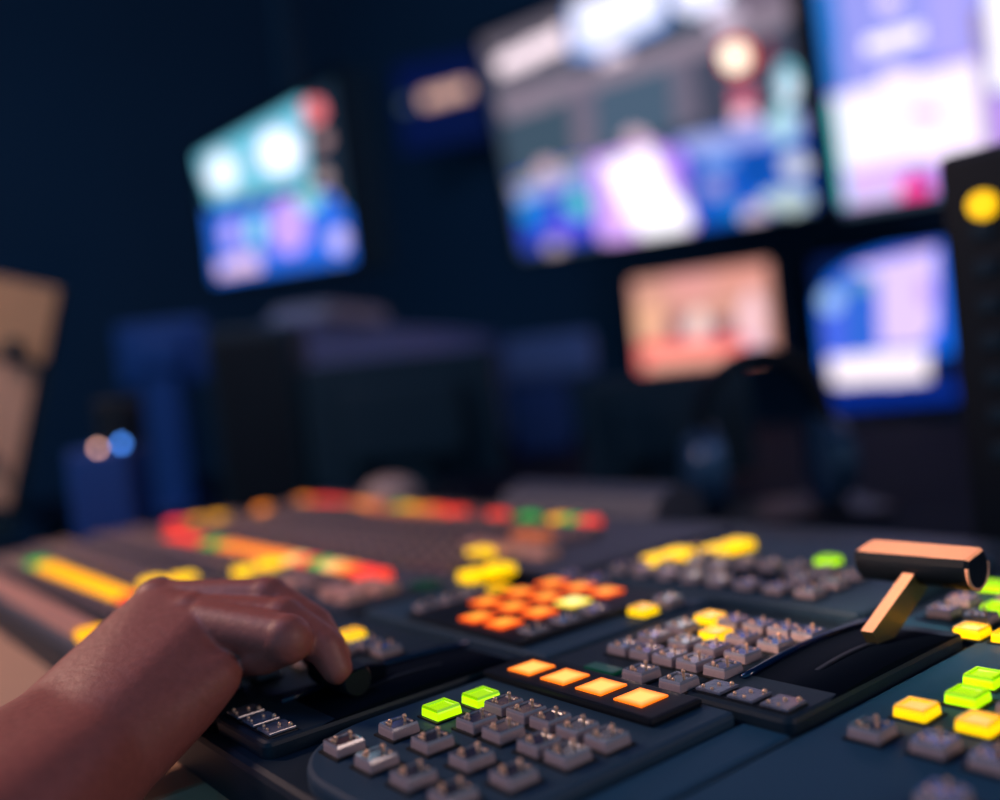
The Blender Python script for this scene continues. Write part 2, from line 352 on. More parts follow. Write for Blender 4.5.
KS = 0.0096        # key edge, metres
def key_mesh(flat=False):
    bm = bmesh.new(); s = KS
    add_box(bm, (0, 0, 0.0003), (s*1.2, s*1.2, 0.0006), 4)
    add_box(bm, (0, 0, 0.0017), (s, s, 0.0028), 0, 0.0005, taper=0.05)
    # clear top: a rim with a sunk window
    w = s*0.47; wi = s*0.37; z = 0.0031; zt = 0.0039
    o = [bm.verts.new((x*w, y*w, z)) for x, y in ((-1, -1), (1, -1), (1, 1), (-1, 1))]
    t = [bm.verts.new((x*w*0.93, y*w*0.93, zt)) for x, y in ((-1, -1), (1, -1), (1, 1), (-1, 1))]
    i = [bm.verts.new((x*wi, y*wi, zt)) for x, y in ((-1, -1), (1, -1), (1, 1), (-1, 1))]
    d = [bm.verts.new((x*wi*0.96, y*wi*0.96, zt-0.0005)) for x, y in ((-1, -1), (1, -1), (1, 1), (-1, 1))]
    for k in range(4):
        j = (k+1) % 4
        for a, b, mi in ((o, t, 2), (t, i, 1), (i, d, 2)):
            f = bm.faces.new((a[k], a[j], b[j], b[k])); f.material_index = mi
    f = bm.faces.new(d); f.material_index = 1
    return bm

def add_pin_glints(bm, s=KS, zt=0.0036):  # one rear pin; the low balls model glints on the clear top
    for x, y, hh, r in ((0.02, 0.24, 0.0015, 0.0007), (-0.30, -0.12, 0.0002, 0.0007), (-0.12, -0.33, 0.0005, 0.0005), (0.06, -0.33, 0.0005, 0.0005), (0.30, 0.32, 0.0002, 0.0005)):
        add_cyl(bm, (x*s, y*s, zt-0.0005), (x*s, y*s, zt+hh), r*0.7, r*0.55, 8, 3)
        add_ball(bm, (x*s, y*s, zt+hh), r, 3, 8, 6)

bm = key_mesh(); add_pin_glints(bm)
KEY0 = new_obj('clear_key', bm, M['clear'], console); KEY0['label'] = 'unlit grey clear-topped key with a shiny pin and modelled glints'
bm = key_mesh(); LIME0 = new_obj('lime_key', bm, M['lime'], console); LIME0['label'] = 'lit lime green key'
bm = key_mesh(); YEL0 = new_obj('yellow_key', bm, M['yellow'], console); YEL0['label'] = 'lit yellow key'
PROTO = {'c': KEY0, 'l': LIME0, 'y': YEL0}
used = set(); KF = 1.0
def key(kind, par, u, v, h=0.0, jitter=True):
    o = PROTO[kind]; u *= KF; v *= KF
    r = random.uniform(-0.015, 0.015) if jitter else 0
    if kind in used: o = copy_to(o, par, W(u, v, h), r)
    else:
        used.add(kind); o.parent = par; o.location = W(u, v, h); o.rotation_euler = (0, 0, r)
    return o

# front keypad with four amber lamps
pad = panel('keypad_panel', rounded(-2.64, 1.06, -1.76, 2.085, (0.34, 0.02, 0.02, 0.06), 10), M['slate'], label='front keypad panel with rounded corner')
for u, v, k in ((-2.42, 1.55, 'l'), (-2.435, 1.69, 'l'), (-2.318, 1.69, 'c'), (-2.21, 1.69, 'c'), (-2.102, 1.69, 'c'), (-1.988, 1.69, 'c'), (-1.874, 1.69, 'c'),
                (-2.275, 1.555, 'c'), (-2.15, 1.555, 'c'), (-1.995, 1.557, 'c'), (-1.882, 1.557, 'c'),
                (-2.43, 1.385, 'c'), (-2.258, 1.388, 'c'), (-2.072, 1.388, 'c'), (-1.895, 1.388, 'c'),
                (-2.449, 1.215, 'c'), (-2.277, 1.22, 'c'), (-2.1, 1.224, 'c'), (-1.93, 1.228, 'c')):
    if k == 'l': u -= 0.03 if v < 1.6 else 0.0
    key(k, pad, u, v)
bm = bmesh.new(); add_box(bm, W(-2.25, 1.955, 0.012), (0.78*H, 0.215*H, 0.026*H), 0, 0.0012)
new_obj('lamp_bar', bm, M['bezel'], pad)
bm = bmesh.new(); add_box(bm, (0, 0, 0.0), (0.114*H, 0.114*H, 0.0008), 0, 0.0002)
LAMP0 = new_obj('amber_lamp', bm, M['amber_lamp'], pad); LAMP0['label'] = 'lit square amber lamp'
for k, u in enumerate((-2.507, -2.339, -2.172, -2.004)):
    if k == 0: LAMP0.location = W(u, 1.957, 0.0265)
    else: copy_to(LAMP0, pad, W(u, 1.957, 0.0265))

# effects panel: block of clear keys with two yellow ones
fx = panel('effects_panel', [(-2.6, 2.1), (-2.0, 2.1), (-2.0, 2.28), (-1.915, 2.28), (-1.915, 2.9), (-2.6, 2.9)], M['deck'], label='middle panel with block of clear keys')
for u, v, k in ((-2.164, 2.142, 'c'), (-2.006, 2.142, 'c')): key(k, fx, u-0.01, v-0.005)
for v, us in ((2.308, (-2.415, -2.309, -2.203, -2.099, -1.985)), (2.455, (-2.411, -2.266, -2.147, -2.022)), (2.6, (-2.41, -2.25, -2.135, -2.0)), (2.75, (-2.4, -2.29, -2.175, -2.07, -1.972))):
    for k, u in enumerate(us):
        yl = (v == 2.6 and k == 1) or (v == 2.75 and k == 0)
        key('y' if yl else 'c', fx, u, v)
bm = bmesh.new(); add_box(bm, W(-2.34, 2.13, 0.005), (0.14*H, 0.06*H, 0.012*H), 0, 0.0005)
g = new_obj('green_window', bm, M['b_dimgreen'], fx); g['label'] = 'dim green display window'

# the two transition panels with their levers
def dome(bm, u0, u1, v0, v1, hh, n=14):
    rows = []
    for k in range(n+1):
        t = k/n; v = v0+(v1-v0)*t; z = hh*math.sin(math.pi*t) if 0 < t < 1 else 0
        rows.append([bm.verts.new(W(u, v, z+0.002)) for u in (u0, u1)] + [bm.verts.new(W(u1, v, -0.02)), bm.verts.new(W(u0, v, -0.02))])
    for a, b in zip(rows, rows[1:]):
        for k in range(4):
            f = bm.faces.new((a[k], a[(k+1) % 4], b[(k+1) % 4], b[k])); f.smooth = (k == 0)
    bm.faces.new(rows[0]); bm.faces.new(rows[-1])

copper = mat('copper_warm_lit', (240, 176, 140), 0.45, metal=0.15, bump=0.06, bscale=600)  # copper tone carries the warm light on the upward lever faces
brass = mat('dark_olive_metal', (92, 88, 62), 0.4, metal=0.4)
def lever(par, base, top, u0, u1, rad, label, tilt=9, mats=None):
    """base, top: (v, h) of the arm's foot and of the handle's axis; the handle runs along u."""
    (vb, hb), (vt, ht) = base, top
    uc = (u0+u1)/2
    bm = bmesh.new()
    d = Vector((0, vt-vb, ht-hb)); n = Vector((0, -d.z, d.y)).normalized()
    def slab(ua, ub, w, w2, mi):
        A = []
        for (p, ww) in ((Vector((0, vb, hb)), w), (Vector((0, vt, ht-rad*0.5)), w2)):
            for uu in (ua, ub):
                for s in (-1, 1):
                    q = p + n*ww*s; A.append(bm.verts.new(W(uu, q.y, q.z)))
        for idx in ((0, 1, 3, 2), (4, 5, 7, 6), (0, 1, 5, 4), (2, 3, 7, 6), (0, 2, 6, 4), (1, 3, 7, 5)):
            f = bm.faces.new([A[i] for i in idx]); f.material_index = mi
    slab(uc-0.02, uc+0.022, 0.05, 0.045, 1)
    bmesh.ops.recalc_face_normals(bm, faces=bm.faces)
    for f in bm.faces:
        if f.normal.dot(n) > 0.9: f.material_index = 0  # upper face takes the painted warm-light tone
    a = new_obj('lever_arm', bm, mats or [copper, brass], par)
    if not mats: a['label'] = 'metal lever arm with warm light painted on its upper face'
    # handle: flat-topped bar with rounded belly
    bm = bmesh.new(); prof = []
    for k in range(19):
        t = math.radians(160 + 220*k/18); prof.append((rad*math.cos(t), rad*math.sin(t)))
    prof = prof + [(rad*0.8, rad*0.66), (-rad*0.8, rad*0.66)]
    ca, sa = math.cos(math.radians(tilt)), math.sin(math.radians(tilt))
    prof = [(x*ca-y*sa, x*sa+y*ca) for x, y in prof]
    ends = []
    for uu, sc in ((u0, 0.86), (u0+0.012, 1), (u1-0.012, 1), (u1, 0.86)):
        ends.append([bm.verts.new(W(uu, vt+x*sc, ht+y*sc)) for x, y in prof])
    N = len(prof)
    for a_, b_ in zip(ends, ends[1:]):
        for k in range(N):
            f = bm.faces.new((a_[k], a_[(k+1) % N], b_[(k+1) % N], b_[k]))
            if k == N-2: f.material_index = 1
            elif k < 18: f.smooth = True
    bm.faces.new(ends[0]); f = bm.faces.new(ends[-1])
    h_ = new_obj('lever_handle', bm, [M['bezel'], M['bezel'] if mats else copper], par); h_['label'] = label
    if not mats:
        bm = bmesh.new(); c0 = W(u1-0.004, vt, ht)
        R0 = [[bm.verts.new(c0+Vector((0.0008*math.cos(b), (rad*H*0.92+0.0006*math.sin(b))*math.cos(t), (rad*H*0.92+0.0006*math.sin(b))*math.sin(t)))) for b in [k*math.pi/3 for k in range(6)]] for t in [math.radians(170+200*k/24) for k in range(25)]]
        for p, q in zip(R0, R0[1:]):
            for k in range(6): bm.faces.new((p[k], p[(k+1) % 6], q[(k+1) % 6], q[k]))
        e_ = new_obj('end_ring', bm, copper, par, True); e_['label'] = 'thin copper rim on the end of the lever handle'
    return a, h_

def transition(u0, v0, lever_args, depth, label):
    us = 0.395
    bodyp = rounded(u0, v0, u0+us, v0+depth, 0.03)
    p = panel('transition_panel', bodyp, M['deck'], 0.006, label=label)
    bm = bmesh.new(); add_box(bm, W(u0+us/2, v0+0.075, 0.006), (0.34*H, 0.1*H, 0.008*H), 0, 0.0004)
    new_obj('key_well', bm, M['bezel'], p)
    for k in range(3):
        global RK0
        pos = W(u0+0.085+k*0.117, v0+0.075, 0.012)
        if RK0 is None:
            b2 = bmesh.new()
            add_box(b2, (0, 0, 0.0004), (0.0095, 0.0095, 0.0010), 0, 0.0003)
            for x, y, r in ((0, 0.001, 0.0006), (0.0032, 0.0034, 0.0008), (-0.003, -0.003, 0.0006), (0.001, -0.0036, 0.0005)): add_ball(b2, (x, y, 0.0012), r, 1, 8, 6)
            RK0 = new_obj('sunken_key', b2, [M['flatkey'], M['pin']], p, loc=pos); RK0['label'] = 'low clear key set in a black well'
        else: copy_to(RK0, p, pos)
    bm = bmesh.new(); dome(bm, u0+0.075, u0+us-0.005, v0+0.19, v0+depth-0.015, 0.02)
    new_obj('dome_cover', bm, M['gloss'], p)
    bm = bmesh.new(); pv = [W(u0+0.08, v0+0.2+(depth-0.23)*k/14, 0.008+0.02*math.sin(math.pi*k/14)) for k in range(15)]
    rg = [[bm.verts.new(q_+Vector((0.011*H*math.cos(t), 0, 0.011*H*math.sin(t)))) for t in [k*math.pi/6 for k in range(12)]] for q_ in pv]
    for a_, b_ in zip(rg, rg[1:]):
        for k in range(12): bm.faces.new((a_[k], a_[(k+1) % 12], b_[(k+1) % 12], b_[k]))
    bm.faces.new(rg[0]); bm.faces.new(rg[-1])
    new_obj('streak_bead', bm, M['streak'], p, True)  # added bead along the cover edge, shaped to catch a blue streak
    bm = bmesh.new(); uc = u0+us/2+0.04
    dome(bm, uc-0.012, uc+0.012, v0+0.25, v0+depth-0.1, 0.024)
    new_obj('lever_slot', bm, M['bezel'], p)
    lever(p, *lever_args)
    return p
RK0 = None
transition(-1.985, 2.1, ((2.77, 0.02), (3.1, 0.215), -1.955, -1.545, 0.075, 'black lever handle with warm light painted on its top face'), 0.96, 'transition panel with upright lever, its upper faces coloured warm-lit')
transition(-3.085, 1.08, ((1.62, 0.01), (1.46, 0.07), -3.06, -2.79, 0.055, 'black lever handle under the fingers', 4, [M['gloss'], M['gloss']]), 1.0, 'transition panel with lever held by the hand')

# panel beside the hand
aux = panel('auxiliary_panel', rounded(-4.0, 1.1, -3.1, 2.04, 0.03), M['deck'], label='panel with clear keys behind the hand')
for u, v in ((-3.36, 1.38), (-3.52, 1.55), (-3.36, 1.55), (-3.33, 1.8), (-3.19, 1.8), (-3.36, 1.7), (-3.54, 1.38), (-3.34, 1.22)): key('c', aux, u, v)
key('y', aux, -3.53, 1.84)

# panel of orange lamps
og = panel('lamp_panel', rounded(-3.95, 2.13, -2.63, 3.05, 0.03), M['slate'], label='panel with block of lit orange lamps')
bm = bmesh.new(); add_box(bm, W(-3.19, 2.555, 0.01), (0.8*H, 0.83*H, 0.026*H), 0, 0.0012)
new_obj('black_surround', bm, M['bezel'], og)
bm = bmesh.new(); add_box(bm, (0, 0, 0.0005), (0.113*H, 0.113*H, 0.0014), 0, 0.0004)
OL0 = new_obj('orange_lamp', bm, M['orange_lamp'], og); OL0['label'] = 'lit square orange lamp'
first = True
for ci, u in enumerate((-3.415, -3.23, -3.053)):
    for ri, v in enumerate((2.268, 2.456, 2.645, 2.84)):
        if ci == 0 and ri == 0: continue
        if ci == 2 and ri == 2:
            bm = bmesh.new(); add_box(bm, (0, 0, 0.0005), (0.113*H, 0.113*H, 0.0014), 0, 0.0004)
            w_ = new_obj('white_lamp', bm, M['white_lamp'], og, loc=W(u, v, 0.022)); w_['label'] = 'brightest pale yellow lamp'
        elif first: OL0.location = W(u, v, 0.022); first = False
        else: copy_to(OL0, og, W(u, v, 0.022))
for u, v in ((-2.87, 2.27), (-2.87, 2.43), (-2.88, 2.6), (-2.72, 2.87), (-3.63, 2.28), (-3.63, 2.42), (-3.63, 2.55), (-3.45, 2.99), (-3.28, 2.99)): key('c', og, u, v)
key('y', og, -2.71, 2.71); key('y', og, -3.6, 2.67)

# far panel with yellow pairs
fr = panel('far_panel', rounded(-3.5, 3.12, -2.0, 4.2, 0.04), M['slate'], label='far panel with two pairs of yellow keys')
for k in range(8): key('c', fr, -3.35+k*0.15, 3.24)
for u in (-3.35, -3.2, -3.05, -2.9, -2.45, -2.3): key('c', fr, u, 3.41)
for k in range(7): key('c', fr, -3.15+k*0.14, 3.58)
for u in (-3.31, -3.17): key('c', fr, u, 3.72)
FAR_YELLOW = [(fr, -3.3, 3.44), (fr, -3.3, 3.59), (fr, -3.17, 3.74), (fr, -3.16, 3.89)]
key('l', fr, -2.56, 3.77)
bm = bmesh.new(); add_box(bm, W(-2.66, 3.42, 0.004), (0.3*H, 0.1*H, 0.01*H), 0, 0.0005)
new_obj('dark_window', bm, M['gloss'], fr)

# right panel
rp = panel('side_panel', [(-1.57, 1.06), (0.5, 1.06), (0.5, 4.2), (-1.9, 4.2), (-1.9, 3.1), (-1.57, 3.1)], M['rest'], -0.028, label='right-hand panel with yellow and lime keys')
for u, v, k in ((-1.369, 2.13, 'c'), (-1.208, 2.137, 'c'), (-1.065, 2.13, 'c'), (-1.064, 1.892, 'c'), (-1.353, 2.318, 'y'), (-1.187, 2.316, 'y'), (-1.03, 2.316, 'y'),
                (-1.297, 2.478, 'l'), (-1.16, 2.475, 'c'), (-1.325, 2.635, 'l'), (-1.18, 2.635, 'l'),
                (-1.587, 3.043, 'y'), (-1.465, 3.046, 'y'), (-1.74, 3.22, 'c'), (-1.6, 3.2, 'c'), (-1.46, 3.2, 'c'), (-1.75, 3.38, 'c'), (-1.605, 3.33, 'l'), (-1.46, 3.36, 'c'), (-1.62, 3.48, 'c'), (-1.75, 3.62, 'l'), (-1.6, 3.62, 'l')):
    if v > 3 and v < 3.1: u += 0.03
    KF = 1.0293
    key(k, rp, u, v, -0.028)
KF = 1.0

# palm rest in front of the lever
bm = bmesh.new(); add_prism(bm, [(x*H, y*H) for x, y in rounded(-1.745, 1.06, -1.585, 2.09, 0.01)], -0.05*H, -0.028*H, bev=0.0012)
o = new_obj('palm_rest', bm, M['rest'], console)

# long bus panels
lowbus = panel('bus_panel', rounded(-8.75, 1.045, -4.1, 2.68, 0.05), M['bus'], label='near bus panel with long rows of small keys')
upbus = panel('bus_panel', rounded(-8.75, 2.72, -3.62, 4.45, 0.05), M['bus'], label='far bus panel with long rows of small keys')
def strip(par, v, hgt=0.003, w=0.045):
    bm = bmesh.new(); add_box(bm, W(-6.4, v, 0.0), (4.5*H, w*H, hgt*2*H), 0, 0.0003)
    new_obj('dark_strip', bm, M['deck'], par)
for v in (1.245, 2.03): strip(lowbus, v, 0.004, 0.11)
bm = bmesh.new(); add_box(bm, W(-6.4, 3.5, 0.0), (4.5*H, 0.1*H, 0.008*H), 0, 0.0003)
new_obj('dark_strip', bm, M['deck'], upbus)

def small_key(bm, at, mi=0, s=0.0125):
    add_box(bm, at+Vector((0, 0, 0.0022)), (s, s, 0.0044), mi, 0.0008, taper=0.08, seg=1)
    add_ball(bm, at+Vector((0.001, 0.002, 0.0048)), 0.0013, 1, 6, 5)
M['buskey'] = mat('grey_bus_key', (128, 106, 108), 0.3, coat=0.5, var=0.15, bscale=700)
LITK = {}
def lit_bus(par, u, v, kind, name, label):
    at = W(u, v, 0.0)
    if kind not in LITK:
        bm = bmesh.new(); add_box(bm, (0, 0, 0.0026), (0.0135, 0.0135, 0.0052), 0, 0.0009, taper=0.08)
        o = new_obj(name, bm, M[kind], par, loc=at); o['label'] = label; LITK[kind] = o
        return o
    return copy_to(LITK[kind], par, at)
NM = {'b_cap': ('warm_lit_key', 'unlit key, cap coloured pale pink for warm light on it'), 'b_red': ('red_key', 'lit red key'), 'b_orange': ('orange_key', 'lit orange key'), 'b_amber': ('amber_key', 'lit amber key'), 'b_pale': ('pale_key', 'lit pale orange key'),
      'b_green': ('green_key', 'lit green key'), 'b_dimgreen': ('dim_green_key', 'dimly lit green key'), 'b_brown': ('dim_orange_key', 'dimly lit orange key'), 'b_yellow': ('bright_yellow_key', 'bright lit yellow key')}
def frange(a, b, s):
    while a <= b+1e-6:
        yield a
        a += s
taken = []
def L(par, v, lst):
    for u, k in lst:
        lit_bus(par, u, v, k, *NM[k]); taken.append((u, v))
p = 0.16
L(lowbus, 1.13, [(-4.72, 'b_amber')] + [(u, 'b_cap') for u in frange(-7.3, -4.86, 0.16)])
L(lowbus, 2.2, [(-4.77, 'b_cap'), (-4.34, 'b_cap'), (-4.18, 'b_cap')]); L(lowbus, 2.38, [(-4.34, 'b_cap'), (-4.18, 'b_cap')])
L(lowbus, 1.50, [(-7.45, 'b_green'), (-7.6, 'b_green')] + [(u, 'b_amber') for u in frange(-7.27, -5.45, p)] + [(-5.35, 'b_red')])
L(lowbus, 1.74, [(-5.74, 'b_yellow'), (-5.58, 'b_yellow')])
L(lowbus, 1.9, [(-5.66, 'b_yellow')]); L(lowbus, 2.2, [(-5.46, 'b_yellow')]); L(lowbus, 2.37, [(-5.5, 'b_yellow')])
L(lowbus, 2.535, [(u, 'b_red') for u in (-7.7, -7.54, -7.38, -7.22, -7.06)] + [(-6.9, 'b_green'), (-6.74, 'b_green')] + [(u, 'b_orange') for u in frange(-6.58, -5.6, p)]
  + [(-5.46, 'b_pale'), (-5.3, 'b_red'), (-5.14, 'b_green'), (-4.98, 'b_pale'), (-4.82, 'b_orange'), (-4.66, 'b_red'), (-4.5, 'b_red')])
L(upbus, 2.86, [(-8.6, 'b_red'), (-8.44, 'b_red')]); L(upbus, 3.02, [(-8.5, 'b_amber')]); L(upbus, 3.18, [(-8.4, 'b_amber')])
L(upbus, 3.66, [(-8.5, 'b_orange'), (-4.62, 'b_brown'), (-4.46, 'b_brown')])
L(upbus, 3.96, [(u, 'b_dimgreen') for u in frange(-8.0, -7.3, p)] + [(u, 'b_brown') for u in frange(-7.0, -5.9, p)])
L(upbus, 4.13, [(-8.6, 'b_orange')] + [(u, 'b_red') for u in frange(-8.3, -7.8, p)] + [(-7.64, 'b_brown'), (-7.48, 'b_orange'), (-7.32, 'b_orange'), (-7.16, 'b_brown'), (-7.0, 'b_brown'), (-6.84, 'b_green'), (-6.68, 'b_amber'), (-6.4, 'b_orange'), (-6.22, 'b_red'), (-6.0, 'b_red'), (-5.5, 'b_red'), (-5.15, 'b_green'), (-4.82, 'b_amber'), (-4.68, 'b_green'), (-4.54, 'b_red')])
for q_, u, v in FAR_YELLOW + [(upbus, -4.42, 3.17), (upbus, -3.95, 2.78), (upbus, -3.93, 2.93)]: lit_bus(q_, u, v, 'b_yellow', *NM['b_yellow'])
for u, v in ((-4.7, 3.34), (-4.52, 3.34), (-4.35, 3.34), (-4.19, 3.34), (-4.03, 3.32)): lit_bus(upbus, u, v, 'b_cap', *NM['b_cap']); taken.append((u, v))
for par, rows in ((lowbus, ((1.13, -8.4, -4.8), (1.36, -8.3, -4.3), (1.50, -8.3, -4.3), (1.74, -8.6, -4.3), (1.9, -8.6, -4.3), (2.2, -8.6, -4.2), (2.37, -8.6, -4.2), (2.535, -8.6, -7.8))),
                  (upbus, ((2.86, -8.6, -4.2), (3.02, -8.6, -4.2), (3.18, -8.6, -4.5), (3.34, -8.6, -4.8), (3.66, -8.4, -4.2), (3.82, -8.4, -4.2), (3.96, -8.5, -4.2), (4.28, -8.5, -4.6)))):
    bm = bmesh.new()
    for v, a, b in rows:
        for u in frange(a, b, p):
            if any(abs(u-x) < 0.13 and abs(v-y) < 0.08 for x, y in taken): continue
            small_key(bm, W(u, v, 0.0))
    o = new_obj('unlit_key_rows', bm, [M['buskey'], M['pin']], par); tag(o, 'rows of small unlit grey keys', kind='stuff')
bm = bmesh.new(); add_box(bm, W(-4.1, 2.58, 0.006), (0.16*H, 0.12*H, 0.016*H), 0, 0.0006)
g = new_obj('unlit_green_key', bm, M['b_dimgreen'], lowbus); g['label'] = 'unlit green key with a faint added glow'  # unlit key; its dim green is put in as emission

# raised rear housing of the console
bm = bmesh.new()
pr = [(4.5, -0.05), (4.62, 0.12), (4.8, 0.17), (5.0, 0.1), (5.05, -0.1)]
a = [bm.verts.new(W(-6.0, y, z)) for y, z in pr]; b = [bm.verts.new(W(-4.35, y, z)) for y, z in pr]
for k in range(5): bm.faces.new((a[k], a[(k+1) % 5], b[(k+1) % 5], b[k]))
bm.faces.new(a); bm.faces.new(b)
o = new_obj('rear_housing', bm, M['bus'], console)

# ------------------------------------------------------------------ the hand
skin = mat('warm_skin', (168, 94, 82), 0.5, bump=0.22, bscale=330, var=0.2, sss=0.1)
nail_m = mat('finger_nail', (200, 140, 125), 0.25, coat=0.4)
def hull(bm, balls):
    vs = []
    for c, r in balls:
        g = bmesh.ops.create_icosphere(bm, subdivisions=3, radius=r)
        for v in g['verts']: v.co += Vector(c)
    h = bmesh.ops.convex_hull(bm, input=list(bm.verts))
    bmesh.ops.delete(bm, geom=[g for g in h['geom_interior'] if isinstance(g, bmesh.types.BMVert)], context='VERTS')
def hull_into(bm, balls):
    t = bmesh.new(); hull(t, balls); me = bpy.data.meshes.new('t'); t.to_mesh(me); t.free(); bm.from_mesh(me); bpy.data.meshes.remove(me)
mm = 0.001
J = {k: Vector(v) for k, v in HAND.items()}
def fused(name, bm, voxel, fac, its):
    o = new_obj(name, bm, skin)
    rm = o.modifiers.new('r', 'REMESH'); rm.mode = 'VOXEL'; rm.voxel_size = voxel; rm.use_smooth_shade = True
    sm = o.modifiers.new('s', 'SMOOTH'); sm.factor = fac; sm.iterations = its
    dg = bpy.context.evaluated_depsgraph_get(); dg.update()
    me = bpy.data.meshes.new_from_object(o.evaluated_get(dg))
    old = o.data; bpy.data.objects.remove(o); bpy.data.meshes.remove(old)
    return me
# palm, wrist and forearm first, well smoothed
bm = bmesh.new()
hull_into(bm, [(J['wa'], 20*mm), (J['wb'], 20*mm), (J['f1'], 23*mm), (J['f1b'], 23*mm)])
hull_into(bm, [(J['f1'], 23*mm), (J['f1b'], 23*mm), (J['f2'], 34*mm), (J['f2b'], 34*mm)])
hull_into(bm, [(J['wa'], 20*mm), (J['wb'], 19*mm), (J['heel'], 14*mm), (J['mm'], 10*mm), (J['mi'], 11*mm), (J['tc'], 12*mm)])
hull_into(bm, [(J['wb'], 19*mm), (J['heel'], 14*mm), (J['mp'], 7*mm), (J['mr'], 9*mm), (J['mm'], 10*mm), (J['wa'], 19*mm)])
hull_into(bm, [(J['wb'], 17*mm), (J['heel'], 14*mm), (J['hy'], 8.5*mm)])
for k_, t_ in (('mm', 0.35), ('mr', 0.55), ('mi', 0.3)):      # tendons over the back of the hand
    hull_into(bm, [(J[k_]+Vector((0, 0, 4.6*mm)), 5.5*mm), (J[k_].lerp(J['wa'], 0.6)+Vector((0, 0, 9.5*mm)), 4*mm)])
pm = fused('palm', bm, 0.0016, 0.6, 16)
bm = bmesh.new(); bm.from_mesh(pm); bpy.data.meshes.remove(pm)
for a_, b_, ra, rb in (('mi', 'p1', 9.5, 8.3), ('p1', 'd1', 8.3, 7), ('d1', 't1', 7, 6), ('mm', 'p2', 9.6, 8.1), ('p2', 'd2', 8.2, 7), ('d2', 't2', 7, 6),
                       ('mr', 'p3', 9, 7.8), ('p3', 'd3', 8.0, 6.8), ('d3', 't3', 6.8, 5.4), ('mp', 'p4', 8.0, 8.3), ('p4', 'd4', 8.3, 7.2), ('d4', 't4', 7.0, 6),
                       ('tc', 'tm', 12, 10), ('tm', 'ti', 10, 9), ('ti', 'tt', 9, 7)):
    hull_into(bm, [(J[a_], ra*mm), (J[b_], rb*mm)])
for k, r in (('mm', 10.6), ('mr', 9.8), ('p2', 8.7), ('p3', 8.5), ('p4', 8.7), ('mi', 10.6)):       # knuckles
    g = bmesh.ops.create_icosphere(bm, subdivisions=3, radius=r*mm)
    for v in g['verts']: v.co += J[k]
me = fused('hand', bm, 0.0009, 0.5, 5); me.name = 'person'
for q in me.polygons: q.use_smooth = True
if not me.materials: me.materials.append(skin)
person = bpy.data.objects.new('person', me); COL.objects.link(person)
tag(person, 'bare right hand and forearm of a person, fingers curled over the near lever', 'person')

# ------------------------------------------------------------------ desks
wood = mat('beige_desk_laminate', (200, 158, 130), 0.5, bump=0.05, bscale=60, var=0.12)
desk = thing('desk', 'beige laminate desk carrying the long switcher console', 'desk', (-0.35, 0.2, 0))
def dloc(x, y, z): return Vector((x+0.35, y-0.2, z))
bm = bmesh.new()
add_prism(bm, [(x+0.35, y-0.2) for x, y in ((-0.96, -0.12), (-0.325, -0.12), (-0.325, 0.112), (0.3, 0.112), (0.3, 0.43), (-0.96, 0.43))], Z0-0.051, Z0-0.021, bev=0.002)
new_obj('desk_top', bm, wood, desk)
for x, y in ((-0.92, -0.08), (-0.5, -0.08), (-0.92, 0.39), (0.26, 0.39), (0.26, 0.15)):
    bm = bmesh.new(); add_box(bm, dloc(x, y, (Z0-0.051)/2), (0.05, 0.05, Z0-0.051), 0, 0.004); new_obj('leg', bm, M['black'], desk)

dark = mat('dark_navy_paint', (14, 24, 38), 0.8, spec=0.05, var=0.1, bscale=40)
rear = thing('equipment_bench', 'dark bench behind the console carrying black monitors', 'bench', (-1.2, 1.1, 0))
bm = bmesh.new(); add_box(bm, (0.1, 0.0, 0.725), (2.5, 1.32, 0.03), 0, 0.003); new_obj('bench_top', bm, dark, rear)
for x in (-1.1, 1.3):
    bm = bmesh.new(); add_box(bm, (x, 0.0, 0.355), (0.04, 1.25, 0.71), 0, 0.003); new_obj('side_panel', bm, dark, rear)

